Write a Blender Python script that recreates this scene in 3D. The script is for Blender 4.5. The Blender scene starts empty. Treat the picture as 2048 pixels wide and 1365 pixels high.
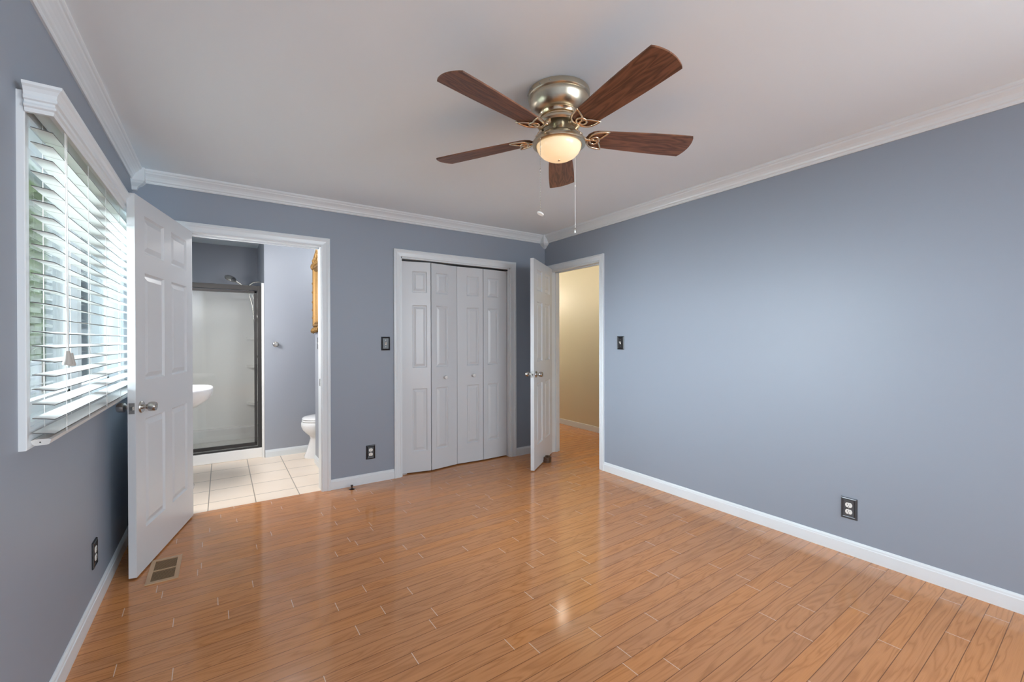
import bpy, bmesh, math, random
from mathutils import Vector, Matrix
random.seed(7)
C = bpy.context.scene.collection
SC = bpy.context.scene
R = math.radians
PI = math.pi

# ------------------------------------------------------------------ camera
cam_d = bpy.data.cameras.new('camera')
cam = bpy.data.objects.new('camera', cam_d)
C.objects.link(cam)
SC.camera = cam
cam_d.sensor_width = 36.0
cam_d.lens = 865.7 / 2048 * 36.0
cam_d.clip_start = 0.05
YAW, PITCH, ROLL = 0.5904, -0.0042, -0.0024
fw = Vector((math.sin(YAW) * math.cos(PITCH), math.cos(YAW) * math.cos(PITCH), math.sin(PITCH)))
rt = Vector((math.cos(YAW), -math.sin(YAW), 0))
up = rt.cross(fw)
rt2 = rt * math.cos(ROLL) + up * math.sin(ROLL)
up2 = -rt * math.sin(ROLL) + up * math.cos(ROLL)
m = Matrix((rt2, up2, -fw)).transposed().to_4x4()
m.translation = Vector((0.5057, -3.911, 1.2776))
cam.matrix_world = m

# ------------------------------------------------------------------ view, sky, lights
SC.view_settings.view_transform = 'Standard'
SC.view_settings.look = 'None'
SC.view_settings.gamma = 1.0
SC.view_settings.use_curve_mapping = False
SC.view_settings.exposure = 0.80
SC.cycles.use_denoising = True
SC.cycles.max_bounces = 14
SC.cycles.diffuse_bounces = 8
SC.cycles.transparent_max_bounces = 24
SC.cycles.caustics_reflective = False
SC.cycles.caustics_refractive = False
SC.cycles.sample_clamp_indirect = 4.0

world = bpy.data.worlds.new('overcast sky')
SC.world = world
world.use_nodes = True
wb = world.node_tree.nodes['Background']
wb.inputs[0].default_value = (0.92, 0.96, 1.0, 1)
wb.inputs[1].default_value = 2.2


W_RIGHT = 3.582


def area(name, loc, rot, sx, sy, power, col):
    d = bpy.data.lights.new(name, 'AREA')
    d.shape = 'RECTANGLE'
    d.size, d.size_y, d.energy, d.color = sx, sy, power, col
    o = bpy.data.objects.new(name, d)
    C.objects.link(o)
    o.location, o.rotation_euler = loc, rot
    return o


def point(name, loc, power, col, rad=0.06):
    d = bpy.data.lights.new(name, 'POINT')
    d.energy, d.color, d.shadow_soft_size = power, col, rad
    o = bpy.data.objects.new(name, d)
    C.objects.link(o)
    o.location = loc
    return o


# hazy low sun on the blind window, added unseen fill lights behind the camera
sun_d = bpy.data.lights.new('hazy_sun', 'SUN')
sun_d.energy, sun_d.angle, sun_d.color = 27.0, R(56), (0.82, 0.92, 1.0)
sun = bpy.data.objects.new('hazy_sun', sun_d)
C.objects.link(sun)
sun.rotation_euler = Vector((1.0, -0.22, -0.24)).to_track_quat('-Z', 'Y').to_euler()
area('fill_rear', (2.4, -7.58, 1.45), (R(98), 0, 0), 1.7, 1.2, 50, (0.82, 0.92, 1.0))  # added fill from behind the camera, set in an invented opening
area('fill_right', (W_RIGHT + 0.10, -6.0, 1.5), (0, R(84), 0), 1.2, 1.6, 70, (0.82, 0.92, 1.0))  # added fill for the left wall and open door, out of view
point('hall_lamp', (3.90, 0.22, 2.10), 7, (1.0, 0.89, 0.72), 0.12)
point('hall_fill_far', (4.0, 2.1, 2.0), 24, (1.0, 0.90, 0.74), 0.12)  # added unseen fill that lifts the hall wall and floor
area('vanity_light', (0.03, 0.45, 1.70), (0, R(-52), 0), 0.5, 0.7, 30, (1.0, 0.98, 0.96))
point('bathroom_ceiling_fill', (1.0, 0.60, 2.22), 5, (1.0, 0.98, 0.95), 0.04)  # added fill to brighten the bathroom ceiling, hidden by the door head
point('toilet_alcove_fill', (1.60, 1.16, 2.12), 2.5, (1.0, 0.98, 0.95), 0.06)  # added fill behind the stub wall, brightens the shower recess


# ------------------------------------------------------------------ materials
def new_mat(name):
    mt = bpy.data.materials.new(name)
    mt.use_nodes = True
    nt = mt.node_tree
    return mt, nt, nt.nodes['Principled BSDF']


def pset(b, **k):
    for key, v in k.items():
        b.inputs[key].default_value = v


def basic(name, col, rough=0.5, metal=0.0, spec=0.5, bump=0.0, bscale=60.0, var=0.0, **k):
    mt, nt, b = new_mat(name)
    pset(b, **{'Base Color': (*col, 1), 'Roughness': rough, 'Metallic': metal, 'Specular IOR Level': spec})
    for key, v in k.items():
        b.inputs[key].default_value = v
    N, L = nt.nodes, nt.links
    tc = N.new('ShaderNodeTexCoord')
    nz = N.new('ShaderNodeTexNoise')
    nz.inputs['Scale'].default_value = bscale
    nz.inputs['Detail'].default_value = 3
    L.new(tc.outputs['Object'], nz.inputs['Vector'])
    if bump:
        bp = N.new('ShaderNodeBump')
        bp.inputs['Strength'].default_value = bump
        bp.inputs['Distance'].default_value = 0.002
        L.new(nz.outputs['Fac'], bp.inputs['Height'])
        L.new(bp.outputs['Normal'], b.inputs['Normal'])
    if var:
        rp = N.new('ShaderNodeMapRange')
        rp.inputs['To Min'].default_value = 1 - var
        rp.inputs['To Max'].default_value = 1 + var
        L.new(nz.outputs['Fac'], rp.inputs['Value'])
        mx = N.new('ShaderNodeMix')
        mx.data_type = 'RGBA'
        mx.blend_type = 'MULTIPLY'
        mx.inputs['Factor'].default_value = 1
        mx.inputs['A'].default_value = (*col, 1)
        L.new(rp.outputs['Result'], mx.inputs['B'])
        L.new(mx.outputs['Result'], b.inputs['Base Color'])
    return mt


def glass_mat(name, tint, refl=0.9, milk=0.0):
    mt, nt, b = new_mat(name)
    N, L = nt.nodes, nt.links
    tr = N.new('ShaderNodeBsdfTransparent')
    tr.inputs[0].default_value = (*tint, 1)
    gl = N.new('ShaderNodeBsdfGlossy')
    gl.inputs['Roughness'].default_value = 0.02
    lw = N.new('ShaderNodeFresnel')
    lw.inputs['IOR'].default_value = 1.5
    ml = N.new('ShaderNodeMath')
    ml.operation = 'MULTIPLY'
    ml.inputs[1].default_value = refl
    L.new(lw.outputs[0], ml.inputs[0])
    mx = N.new('ShaderNodeMixShader')
    L.new(ml.outputs[0], mx.inputs[0])
    L.new(tr.outputs[0], mx.inputs[1])
    L.new(gl.outputs[0], mx.inputs[2])
    out = N['Material Output']
    if milk:
        pset(b, **{'Base Color': (0.8, 0.8, 0.8, 1), 'Roughness': 0.5})
        m2 = N.new('ShaderNodeMixShader')
        m2.inputs[0].default_value = milk
        L.new(mx.outputs[0], m2.inputs[1])
        L.new(b.outputs[0], m2.inputs[2])
        L.new(m2.outputs[0], out.inputs[0])
    else:
        L.new(mx.outputs[0], out.inputs[0])
    return mt


def math_node(nt, op, a, b=None):
    n = nt.nodes.new('ShaderNodeMath')
    n.operation = op
    for i, v in enumerate((a, b)):
        if v is None:
            continue
        if isinstance(v, (int, float)):
            n.inputs[i].default_value = v
        else:
            nt.links.new(v, n.inputs[i])
    return n.outputs[0]


def floor_mat():
    mt, nt, b = new_mat('oak floor boards')
    N, L = nt.nodes, nt.links
    tc = N.new('ShaderNodeTexCoord')
    mp = N.new('ShaderNodeMapping')
    mp.inputs['Rotation'].default_value = (0, 0, R(-1.2))
    L.new(tc.outputs['Object'], mp.inputs['Vector'])
    sp = N.new('ShaderNodeSeparateXYZ')
    L.new(mp.outputs[0], sp.inputs[0])
    X, Y = sp.outputs[0], sp.outputs[1]
    WB, LB = 0.0762, 0.95
    yr = math_node(nt, 'DIVIDE', math_node(nt, 'ADD', Y, 10 * WB * 10 + 0.034), WB)
    row = math_node(nt, 'FLOOR', yr)
    fy = math_node(nt, 'FRACT', yr)
    wn = N.new('ShaderNodeTexWhiteNoise')
    wn.noise_dimensions = '1D'
    L.new(row, wn.inputs['W'])
    off = math_node(nt, 'MULTIPLY', wn.outputs['Value'], LB)
    xr = math_node(nt, 'DIVIDE', math_node(nt, 'ADD', math_node(nt, 'ADD', X, 20.0), off), LB)
    col = math_node(nt, 'FLOOR', xr)
    fx = math_node(nt, 'FRACT', xr)
    cb = N.new('ShaderNodeCombineXYZ')
    L.new(row, cb.inputs[0])
    L.new(col, cb.inputs[1])
    w2 = N.new('ShaderNodeTexWhiteNoise')
    w2.noise_dimensions = '2D'
    L.new(cb.outputs[0], w2.inputs['Vector'])
    rid = w2.outputs['Value']
    # grain space: stretched along the board, shifted per board
    gx = math_node(nt, 'ADD', math_node(nt, 'MULTIPLY', X, 0.9), math_node(nt, 'MULTIPLY', rid, 37.0))
    gy = math_node(nt, 'ADD', math_node(nt, 'MULTIPLY', Y, 8.5), math_node(nt, 'MULTIPLY', rid, 11.0))
    gv = N.new('ShaderNodeCombineXYZ')
    L.new(gx, gv.inputs[0])
    L.new(gy, gv.inputs[1])
    L.new(math_node(nt, 'MULTIPLY', rid, 5.0), gv.inputs[2])
    n1 = N.new('ShaderNodeTexNoise')
    n1.inputs['Scale'].default_value = 1.6
    n1.inputs['Detail'].default_value = 2.5
    n1.inputs['Roughness'].default_value = 0.5
    n1.inputs['Distortion'].default_value = 0.6
    L.new(gv.outputs[0], n1.inputs['Vector'])
    band = math_node(nt, 'PINGPONG', math_node(nt, 'MULTIPLY', n1.outputs['Fac'], 9.0), 0.5)
    band = math_node(nt, 'POWER', math_node(nt, 'MULTIPLY', band, 2.0), 2.2)
    g2 = N.new('ShaderNodeCombineXYZ')
    L.new(math_node(nt, 'MULTIPLY', gx, 5.0), g2.inputs[0])
    L.new(math_node(nt, 'MULTIPLY', gy, 26.0), g2.inputs[1])
    n2 = N.new('ShaderNodeTexNoise')
    n2.inputs['Scale'].default_value = 1.5
    n2.inputs['Detail'].default_value = 2
    L.new(g2.outputs[0], n2.inputs['Vector'])
    fac = math_node(nt, 'ADD', math_node(nt, 'MULTIPLY', band, 0.55), math_node(nt, 'MULTIPLY', n2.outputs['Fac'], 0.5))
    cr = N.new('ShaderNodeValToRGB')
    cr.color_ramp.elements[0].position = 0.1
    cr.color_ramp.elements[0].color = (0.600, 0.272, 0.113, 1)
    cr.color_ramp.elements[1].position = 0.95
    cr.color_ramp.elements[1].color = (0.415, 0.174, 0.068, 1)
    L.new(fac, cr.inputs[0])
    hv = N.new('ShaderNodeHueSaturation')
    L.new(cr.outputs[0], hv.inputs['Color'])
    L.new(math_node(nt, 'ADD', math_node(nt, 'MULTIPLY', rid, 0.14), 0.95), hv.inputs['Value'])
    L.new(math_node(nt, 'ADD', math_node(nt, 'MULTIPLY', w2.outputs['Value'], 0.06), 0.99), hv.inputs['Saturation'])
    # seams: long dark lines, short pale end joints
    ey = math_node(nt, 'MINIMUM', fy, math_node(nt, 'SUBTRACT', 1.0, fy))
    seam = math_node(nt, 'LESS_THAN', ey, 0.0013 / WB)
    ex = math_node(nt, 'MINIMUM', fx, math_node(nt, 'SUBTRACT', 1.0, fx))
    joint = math_node(nt, 'LESS_THAN', ex, 0.0015 / LB)
    m1 = N.new('ShaderNodeMix')
    m1.data_type = 'RGBA'
    L.new(math_node(nt, 'MULTIPLY', seam, 0.75), m1.inputs['Factor'])
    L.new(hv.outputs[0], m1.inputs['A'])
    m1.inputs['B'].default_value = (0.07, 0.028, 0.012, 1)
    m2 = N.new('ShaderNodeMix')
    m2.data_type = 'RGBA'
    L.new(math_node(nt, 'MULTIPLY', joint, 0.8), m2.inputs['Factor'])
    L.new(m1.outputs['Result'], m2.inputs['A'])
    m2.inputs['B'].default_value = (0.78, 0.62, 0.47, 1)
    L.new(m2.outputs['Result'], b.inputs['Base Color'])
    pset(b, **{'Roughness': 0.13, 'Specular IOR Level': 0.5})
    # very slight cupping of each board, so that reflections break at the seams
    n3 = N.new('ShaderNodeTexNoise')
    n3.inputs['Scale'].default_value = 3.0
    L.new(gv.outputs[0], n3.inputs['Vector'])
    hgt = math_node(nt, 'ADD', math_node(nt, 'MULTIPLY', n3.outputs['Fac'], 0.25), math_node(nt, 'MULTIPLY', math_node(nt, 'MINIMUM', ey, 0.05), 6.0))
    bp = N.new('ShaderNodeBump')
    bp.inputs['Strength'].default_value = 0.06
    bp.inputs['Distance'].default_value = 0.0015
    L.new(hgt, bp.inputs['Height'])
    L.new(bp.outputs[0], b.inputs['Normal'])
    return mt


def tile_mat():
    mt, nt, b = new_mat('beige ceramic floor tile')
    N, L = nt.nodes, nt.links
    tc = N.new('ShaderNodeTexCoord')
    sp = N.new('ShaderNodeSeparateXYZ')
    L.new(tc.outputs['Object'], sp.inputs[0])
    T = 0.310
    xr = math_node(nt, 'DIVIDE', math_node(nt, 'ADD', sp.outputs[0], 10 * T - 0.413), T)
    yr = math_node(nt, 'DIVIDE', math_node(nt, 'ADD', sp.outputs[1], 10 * 0.325 - 0.545), 0.325)
    fx, fy = math_node(nt, 'FRACT', xr), math_node(nt, 'FRACT', yr)
    ex = math_node(nt, 'MINIMUM', fx, math_node(nt, 'SUBTRACT', 1.0, fx))
    ey = math_node(nt, 'MINIMUM', fy, math_node(nt, 'SUBTRACT', 1.0, fy))
    gr = math_node(nt, 'LESS_THAN', math_node(nt, 'MINIMUM', ex, ey), 0.0035 / T)
    cb = N.new('ShaderNodeCombineXYZ')
    L.new(math_node(nt, 'FLOOR', xr), cb.inputs[0])
    L.new(math_node(nt, 'FLOOR', yr), cb.inputs[1])
    wn = N.new('ShaderNodeTexWhiteNoise')
    wn.noise_dimensions = '2D'
    L.new(cb.outputs[0], wn.inputs['Vector'])
    nz = N.new('ShaderNodeTexNoise')
    nz.inputs['Scale'].default_value = 4
    nz.inputs['Detail'].default_value = 4
    L.new(tc.outputs['Object'], nz.inputs['Vector'])
    cr = N.new('ShaderNodeValToRGB')
    cr.color_ramp.elements[0].position = 0.25
    cr.color_ramp.elements[0].color = (0.90, 0.755, 0.61, 1)
    cr.color_ramp.elements[1].position = 0.75
    cr.color_ramp.elements[1].color = (0.94, 0.81, 0.68, 1)
    L.new(nz.outputs['Fac'], cr.inputs[0])
    hv = N.new('ShaderNodeHueSaturation')
    L.new(cr.outputs[0], hv.inputs['Color'])
    L.new(math_node(nt, 'ADD', math_node(nt, 'MULTIPLY', wn.outputs['Value'], 0.07), 0.965), hv.inputs['Value'])
    mx = N.new('ShaderNodeMix')
    mx.data_type = 'RGBA'
    L.new(math_node(nt, 'MULTIPLY', gr, 0.9), mx.inputs['Factor'])
    L.new(hv.outputs[0], mx.inputs['A'])
    mx.inputs['B'].default_value = (0.30, 0.24, 0.18, 1)
    L.new(mx.outputs['Result'], b.inputs['Base Color'])
    pset(b, Roughness=0.32)
    return mt


def wood_blade_mat():
    mt, nt, b = new_mat('walnut fan blade')
    N, L = nt.nodes, nt.links
    tc = N.new('ShaderNodeTexCoord')
    mp = N.new('ShaderNodeMapping')
    mp.inputs['Scale'].default_value = (1.6, 16, 6)
    L.new(tc.outputs['Object'], mp.inputs['Vector'])
    nz = N.new('ShaderNodeTexNoise')
    nz.inputs['Scale'].default_value = 1.4
    nz.inputs['Detail'].default_value = 3
    nz.inputs['Distortion'].default_value = 0.7
    L.new(mp.outputs[0], nz.inputs['Vector'])
    v = math_node(nt, 'PINGPONG', math_node(nt, 'MULTIPLY', nz.outputs['Fac'], 6.0), 0.5)
    cr = N.new('ShaderNodeValToRGB')
    cr.color_ramp.elements[0].position = 0.0
    cr.color_ramp.elements[0].color = (0.100, 0.040, 0.020, 1)
    cr.color_ramp.elements[1].position = 0.55
    cr.color_ramp.elements[1].color = (0.260, 0.110, 0.055, 1)
    L.new(v, cr.inputs[0])
    L.new(cr.outputs[0], b.inputs['Base Color'])
    pset(b, **{'Roughness': 0.42, 'Specular IOR Level': 0.5})
    return mt


def emit_mat(name, col, strength, base=(0.9, 0.85, 0.78)):
    mt, nt, b = new_mat(name)
    pset(b, **{'Base Color': (*base, 1), 'Roughness': 0.25, 'Emission Color': (*col, 1), 'Emission Strength': strength})
    return mt


def siding_mat(name, col, pitch):
    mt, nt, b = new_mat(name)
    N, L = nt.nodes, nt.links
    tc = N.new('ShaderNodeTexCoord')
    sp = N.new('ShaderNodeSeparateXYZ')
    L.new(tc.outputs['Object'], sp.inputs[0])
    f = math_node(nt, 'FRACT', math_node(nt, 'DIVIDE', sp.outputs[2], pitch))
    bp = N.new('ShaderNodeBump')
    bp.inputs['Strength'].default_value = 0.8
    bp.inputs['Distance'].default_value = 0.01
    bp.invert = True
    L.new(f, bp.inputs['Height'])
    L.new(bp.outputs[0], b.inputs['Normal'])
    pset(b, **{'Base Color': (*col, 1), 'Roughness': 0.6})
    return mt


M = {}
M['floor'] = floor_mat()
M['tile'] = tile_mat()
M['wall'] = basic('blue grey wall paint', (0.278, 0.316, 0.372), 0.45, bump=0.05, bscale=350, spec=0.4)
M['bath_wall'] = basic('pale blue bathroom paint', (0.335, 0.358, 0.405), 0.42, bump=0.05, bscale=350, spec=0.4)
M['beige'] = basic('beige hall paint', (0.66, 0.57, 0.40), 0.42, bump=0.05, bscale=350, spec=0.4)
M['ceiling'] = basic('flat white ceiling paint', (0.83, 0.915, 0.965), 0.8, bump=0.05, bscale=300, spec=0.2)
M['trim'] = basic('white gloss trim paint', (0.72, 0.765, 0.79), 0.28, bump=0.03, bscale=120)
M['door'] = basic('white door paint', (0.62, 0.645, 0.665), 0.33, bump=0.04, bscale=150)
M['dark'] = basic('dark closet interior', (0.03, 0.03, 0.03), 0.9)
M['slat'] = basic('white blind slat', (0.62, 0.62, 0.605), 0.4, bump=0.02)
M['slat_edge_shade'] = basic('shaded slat edge', (0.10, 0.10, 0.10), 0.6)  # backlit darkness of the edges put into the base colour
M['cord'] = basic('white blind cord', (0.62, 0.62, 0.60), 0.8)
M['tassel'] = basic('greyish plastic tassel', (0.40, 0.38, 0.35), 0.45)
M['black_plate'] = basic('black wall plate', (0.012, 0.012, 0.014), 0.28)
M['bronze_plate'] = basic('dark bronze wall plate', (0.075, 0.078, 0.085), 0.32, metal=0.3)
M['white_plastic'] = basic('white plastic', (0.78, 0.78, 0.75), 0.35)
M['slot'] = basic('dark slot', (0.02, 0.02, 0.02), 0.8)
M['screw'] = basic('steel screw', (0.35, 0.35, 0.35), 0.35, metal=1)
M['nickel'] = basic('brushed nickel', (0.50, 0.48, 0.45), 0.26, metal=1)
M['brass'] = basic('antique satin brass', (0.60, 0.53, 0.41), 0.30, metal=1, bump=0.02, bscale=200)
M['brass_light'] = basic('polished pale brass', (0.78, 0.62, 0.44), 0.20, metal=1)
M['blade'] = wood_blade_mat()
M['bowl'] = emit_mat('lit frosted glass', (1.0, 0.66, 0.32), 0.36, (0.75, 0.66, 0.52))
M['bronze'] = basic('bronze shower frame', (0.040, 0.036, 0.034), 0.42, metal=0.2, spec=0.3)
M['ceramic'] = basic('white glazed ceramic', (0.86, 0.86, 0.86), 0.10)
M['acrylic'] = basic('white acrylic surround', (0.87, 0.86, 0.84), 0.25)
M['gold'] = basic('gilded carved wood', (0.23, 0.125, 0.034), 0.5, metal=0.5, bump=0.3, bscale=90, var=0.25)
M['mirror'] = basic('mirror glass', (0.85, 0.85, 0.82), 0.03, metal=1)
M['glass'] = glass_mat('window glass', (0.97, 0.985, 0.985))
M['shower_glass'] = glass_mat('shower door glass', (0.96, 0.965, 0.955), 0.9, 0.03)
M['register'] = basic('tan metal register', (0.50, 0.32, 0.18), 0.4)
M['duct'] = basic('dark duct', (0.02, 0.016, 0.012), 0.9)
M['leather'] = basic('dark brown leather', (0.11, 0.058, 0.032), 0.4, bump=0.3, bscale=200)
M['stop'] = basic('dark bronze door stop', (0.05, 0.035, 0.025), 0.3, metal=0.9)
M['siding'] = siding_mat('white siding', (0.78, 0.79, 0.80), 0.12)
M['cream'] = basic('cream soffit', (0.78, 0.70, 0.55), 0.6)
M['gutter'] = basic('grey gutter', (0.45, 0.47, 0.46), 0.5)
M['ext_trim'] = basic('white exterior trim', (0.85, 0.87, 0.88), 0.5)
M['pane'] = basic('grey window pane', (0.26, 0.28, 0.285), 0.12)
M['deck'] = basic('grey deck board', (0.74, 0.73, 0.72), 0.7, var=0.15, bscale=5)
M['lawn'] = basic('lawn', (0.16, 0.26, 0.09), 0.9, var=0.3, bscale=8)
M['leaf'] = basic('tree leaves', (0.36, 0.50, 0.25), 0.6, var=0.35, bscale=2)
M['bark'] = basic('tree bark', (0.16, 0.12, 0.09), 0.9, var=0.3, bscale=12)


# ------------------------------------------------------------------ mesh helpers
class MB:
    def __init__(self):
        self.bm = bmesh.new()

    def quadstrip(self, rings, close_u=True, cap0=False, cap1=False):
        """rings: list of lists of points, all the same length"""
        vs = [[self.bm.verts.new(p) for p in r] for r in rings]
        n = len(rings[0])
        for a, b in zip(vs[:-1], vs[1:]):
            for i in range(n if close_u else n - 1):
                j = (i + 1) % n
                try:
                    self.bm.faces.new((a[i], a[j], b[j], b[i]))
                except ValueError:
                    pass
        if cap0:
            self.bm.faces.new(list(reversed(vs[0])))
        if cap1:
            self.bm.faces.new(vs[-1])
        return self

    def box(self, x0, y0, z0, x1, y1, z1, bevel=0.0):
        if x0 > x1: x0, x1 = x1, x0
        if y0 > y1: y0, y1 = y1, y0
        if z0 > z1: z0, z1 = z1, z0
        if bevel:
            t = bmesh.new()
            bmesh.ops.create_cube(t, size=1)
            for v in t.verts:
                v.co = Vector((x0 + (v.co.x + .5) * (x1 - x0), y0 + (v.co.y + .5) * (y1 - y0), z0 + (v.co.z + .5) * (z1 - z0)))
            bmesh.ops.bevel(t, geom=t.edges[:], offset=bevel, segments=2, affect='EDGES', profile=0.7)
            self.merge(t)
            return self
        self.quadstrip([[(x0, y0, z0), (x1, y0, z0), (x1, y1, z0), (x0, y1, z0)],
                        [(x0, y0, z1), (x1, y0, z1), (x1, y1, z1), (x0, y1, z1)]], cap0=True, cap1=True)
        return self

    def merge(self, t, mat=None):
        me = bpy.data.meshes.new('tmp')
        if mat is not None:
            bmesh.ops.transform(t, matrix=mat, verts=t.verts[:])
        t.to_mesh(me)
        t.free()
        self.bm.from_mesh(me)
        bpy.data.meshes.remove(me)

    def lathe(self, prof, c=(0, 0, 0), axis='z', n=32, cap0=False, cap1=False):
        rings = []
        for r, h in prof:
            ring = []
            for i in range(n):
                a = 2 * PI * i / n
                u, v = max(r, 1e-5) * math.cos(a), max(r, 1e-5) * math.sin(a)
                if axis == 'z':
                    p = (c[0] + u, c[1] + v, c[2] + h)
                elif axis == 'x':
                    p = (c[0] + h, c[1] + u, c[2] + v)
                else:
                    p = (c[0] + v, c[1] + h, c[2] + u)
                ring.append(p)
            rings.append(ring)
        return self.quadstrip(rings, cap0=cap0, cap1=cap1)

    def tube(self, pts, r, n=8, closed=False):
        pts = [Vector(p) for p in pts]
        rings = []
        N = len(pts)
        prev = None
        for i, p in enumerate(pts):
            if closed:
                d = (pts[(i + 1) % N] - pts[i - 1]).normalized()
            else:
                d = (pts[min(i + 1, N - 1)] - pts[max(i - 1, 0)]).normalized()
            if prev is None:
                ref = Vector((0, 0, 1)) if abs(d.z) < 0.9 else Vector((1, 0, 0))
                u = d.cross(ref).normalized()
            else:
                u = (prev - d * prev.dot(d)).normalized()
            prev = u
            w = d.cross(u)
            rr = r[i] if isinstance(r, (list, tuple)) else r
            rings.append([p + (u * math.cos(2 * PI * k / n) + w * math.sin(2 * PI * k / n)) * rr for k in range(n)])
        if closed:
            rings.append(rings[0])
            return self.quadstrip(rings)
        return self.quadstrip(rings, cap0=True, cap1=True)

    def sphere(self, c, r, n=10, sc=(1, 1, 1)):
        t = bmesh.new()
        bmesh.ops.create_uvsphere(t, u_segments=n, v_segments=max(6, n // 2 + 1), radius=r)
        self.merge(t, Matrix.Translation(c) @ Matrix.Diagonal((*sc, 1)))
        return self

    def prism(self, poly, a0, a1, fn):
        """extrude a closed 2D polygon between a0 and a1; fn(a, p) -> 3D"""
        return self.quadstrip([[fn(a0, p) for p in poly], [fn(a1, p) for p in poly]], cap0=True, cap1=True)

    def build(self, name, mat, parent=None, smooth=None, loc=None):
        bmesh.ops.remove_doubles(self.bm, verts=self.bm.verts[:], dist=1e-5)
        bmesh.ops.recalc_face_normals(self.bm, faces=self.bm.faces[:])
        me = bpy.data.meshes.new(name)
        self.bm.to_mesh(me)
        self.bm.free()
        o = bpy.data.objects.new(name, me)
        C.objects.link(o)
        me.materials.append(M[mat])
        if parent:
            o.parent = parent
        if loc:
            o.location = loc
        if smooth is not None:
            for p in me.polygons:
                p.use_smooth = True
            me.set_sharp_from_angle(angle=R(smooth))
        return o


def tag(o, label=None, cat=None, group=None, kind=None):
    if label: o['label'] = label
    if cat: o['category'] = cat
    if group: o['group'] = group
    if kind: o['kind'] = kind
    return o


def thing(name, label, cat, loc=(0, 0, 0), rotz=0.0, group=None, kind=None):
    o = bpy.data.objects.new(name, None)
    o.empty_display_size = 0.1
    C.objects.link(o)
    o.location = loc
    o.rotation_euler = (0, 0, rotz)
    return tag(o, label, cat, group, kind)


def struct(name, mb, mat, label, cat, smooth=None):
    return tag(mb.build(name, mat, smooth=smooth), label, cat, kind='structure')


def copy_tree(o, parent=None):
    c = o.copy()
    C.objects.link(c)
    c.parent = parent
    for ch in list(o.children):
        copy_tree(ch, c)
    return c


# ------------------------------------------------------------------ room dimensions
W = W_RIGHT        # right wall
HC = 2.45          # ceiling
YR = -7.55         # rear wall
TW = 0.12          # wall thickness
WY0, WY1, WZ0, WZ1 = -1.962, -0.42, 1.005, 1.966       # blind window opening
BX0, BX1, BZ = 0.295, 1.200, 2.062                   # bathroom doorway
CX0, CX1, CZ = 1.885, 3.105, 2.045                   # closet doorway
EY0, EY1, EZ = -0.868, -0.10, 2.045                  # hall doorway
YB = 1.47          # bathroom far wall
XS = 1.31          # bathroom stub wall


def wall_pieces(axis, t0, t1, a0, a1, z0, z1, holes):
    """slab along axis ('x' or 'y'), from a0 to a1, with rectangular holes (h0,h1,zb,zt)"""
    mb = MB()

    def bx(p0, p1, zz0, zz1):
        if p1 - p0 < 1e-4 or zz1 - zz0 < 1e-4:
            return
        if axis == 'x':
            mb.box(p0, t0, zz0, p1, t1, zz1)
        else:
            mb.box(t0, p0, zz0, t1, p1, zz1)
    cur = a0
    for h0, h1, zb, zt in sorted(holes):
        bx(cur, h0, z0, z1)
        bx(h0, h1, z0, zb)
        bx(h0, h1, zt, z1)
        cur = h1
    bx(cur, a1, z0, z1)
    return mb


# floors and ceiling
fl = MB()
fl.box(-TW, YR - TW, -0.08, 4.90, 0.03, 0.0)
fl.box(XS + 0.10, 0.03, -0.08, 4.90, 0.97, 0.0)
fl.box(2.06, 0.97, -0.08, 4.90, 3.0, 0.0)
struct('floor', fl, 'floor', 'glossy honey oak plank floor of the empty bedroom and hall', 'floor')
tl = MB()
tl.box(-TW, 0.03, -0.08, XS + 0.10, 0.97, 0.001)
tl.box(-TW, 0.97, -0.08, 2.06, 2.70, 0.001)
struct('floor_bathroom', tl, 'tile', 'beige square tile floor inside the bathroom', 'floor')
ce = MB()
ce.box(-TW, YR - TW, HC, 4.90, 3.0, HC + 0.1)
struct('ceiling', ce, 'ceiling', 'plain white ceiling above the fan', 'ceiling')

struct('wall_left', wall_pieces('y', -TW, 0, YR - TW, 2.70, 0, HC, [(WY0, WY1, WZ0, WZ1)]), 'wall',
       'blue grey left wall holding the window with blinds', 'wall')
struct('wall_back', wall_pieces('x', 0, TW, 0, W, 0, HC, [(BX0, BX1, 0, BZ), (CX0, CX1, 0, CZ)]), 'wall',
       'blue grey far wall with the bathroom doorway and closet', 'wall')
struct('wall_right', wall_pieces('y', W, W + TW, YR, 3.0, 0, HC, [(EY0, EY1, 0, EZ), (-6.8, -5.2, 0.9, 2.1)]), 'wall',
       'long blue grey right wall with the hall doorway', 'wall')
struct('wall_rear', wall_pieces('x', YR - TW, YR, 0, W + TW, 0, HC, [(1.5, 3.3, 0.8, 2.1)]), 'wall',
       'blue grey wall behind the camera', 'wall')
# hall
struct('wall_hall', MB().box(4.76, -1.6, 0, 4.88, 3.0, HC), 'beige', 'warm beige hall wall seen through the right doorway', 'wall')
struct('wall_hall_end', MB().box(W + TW, -1.72, 0, 4.88, -1.6, HC).box(W + TW, 2.88, 0, 4.76, 3.0, HC), 'beige',
       'beige end walls of the hall', 'wall')
struct('baseboard_hall', MB().box(4.747, -1.6, 0, 4.76, 2.88, 0.078, 0.003), 'trim', 'white baseboard along the beige hall wall', 'baseboard')
# closet
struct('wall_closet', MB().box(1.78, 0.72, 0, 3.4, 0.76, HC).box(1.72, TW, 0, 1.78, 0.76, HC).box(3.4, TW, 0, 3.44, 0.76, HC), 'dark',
       'dark inside walls of the closet behind the folding doors', 'wall')
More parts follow.
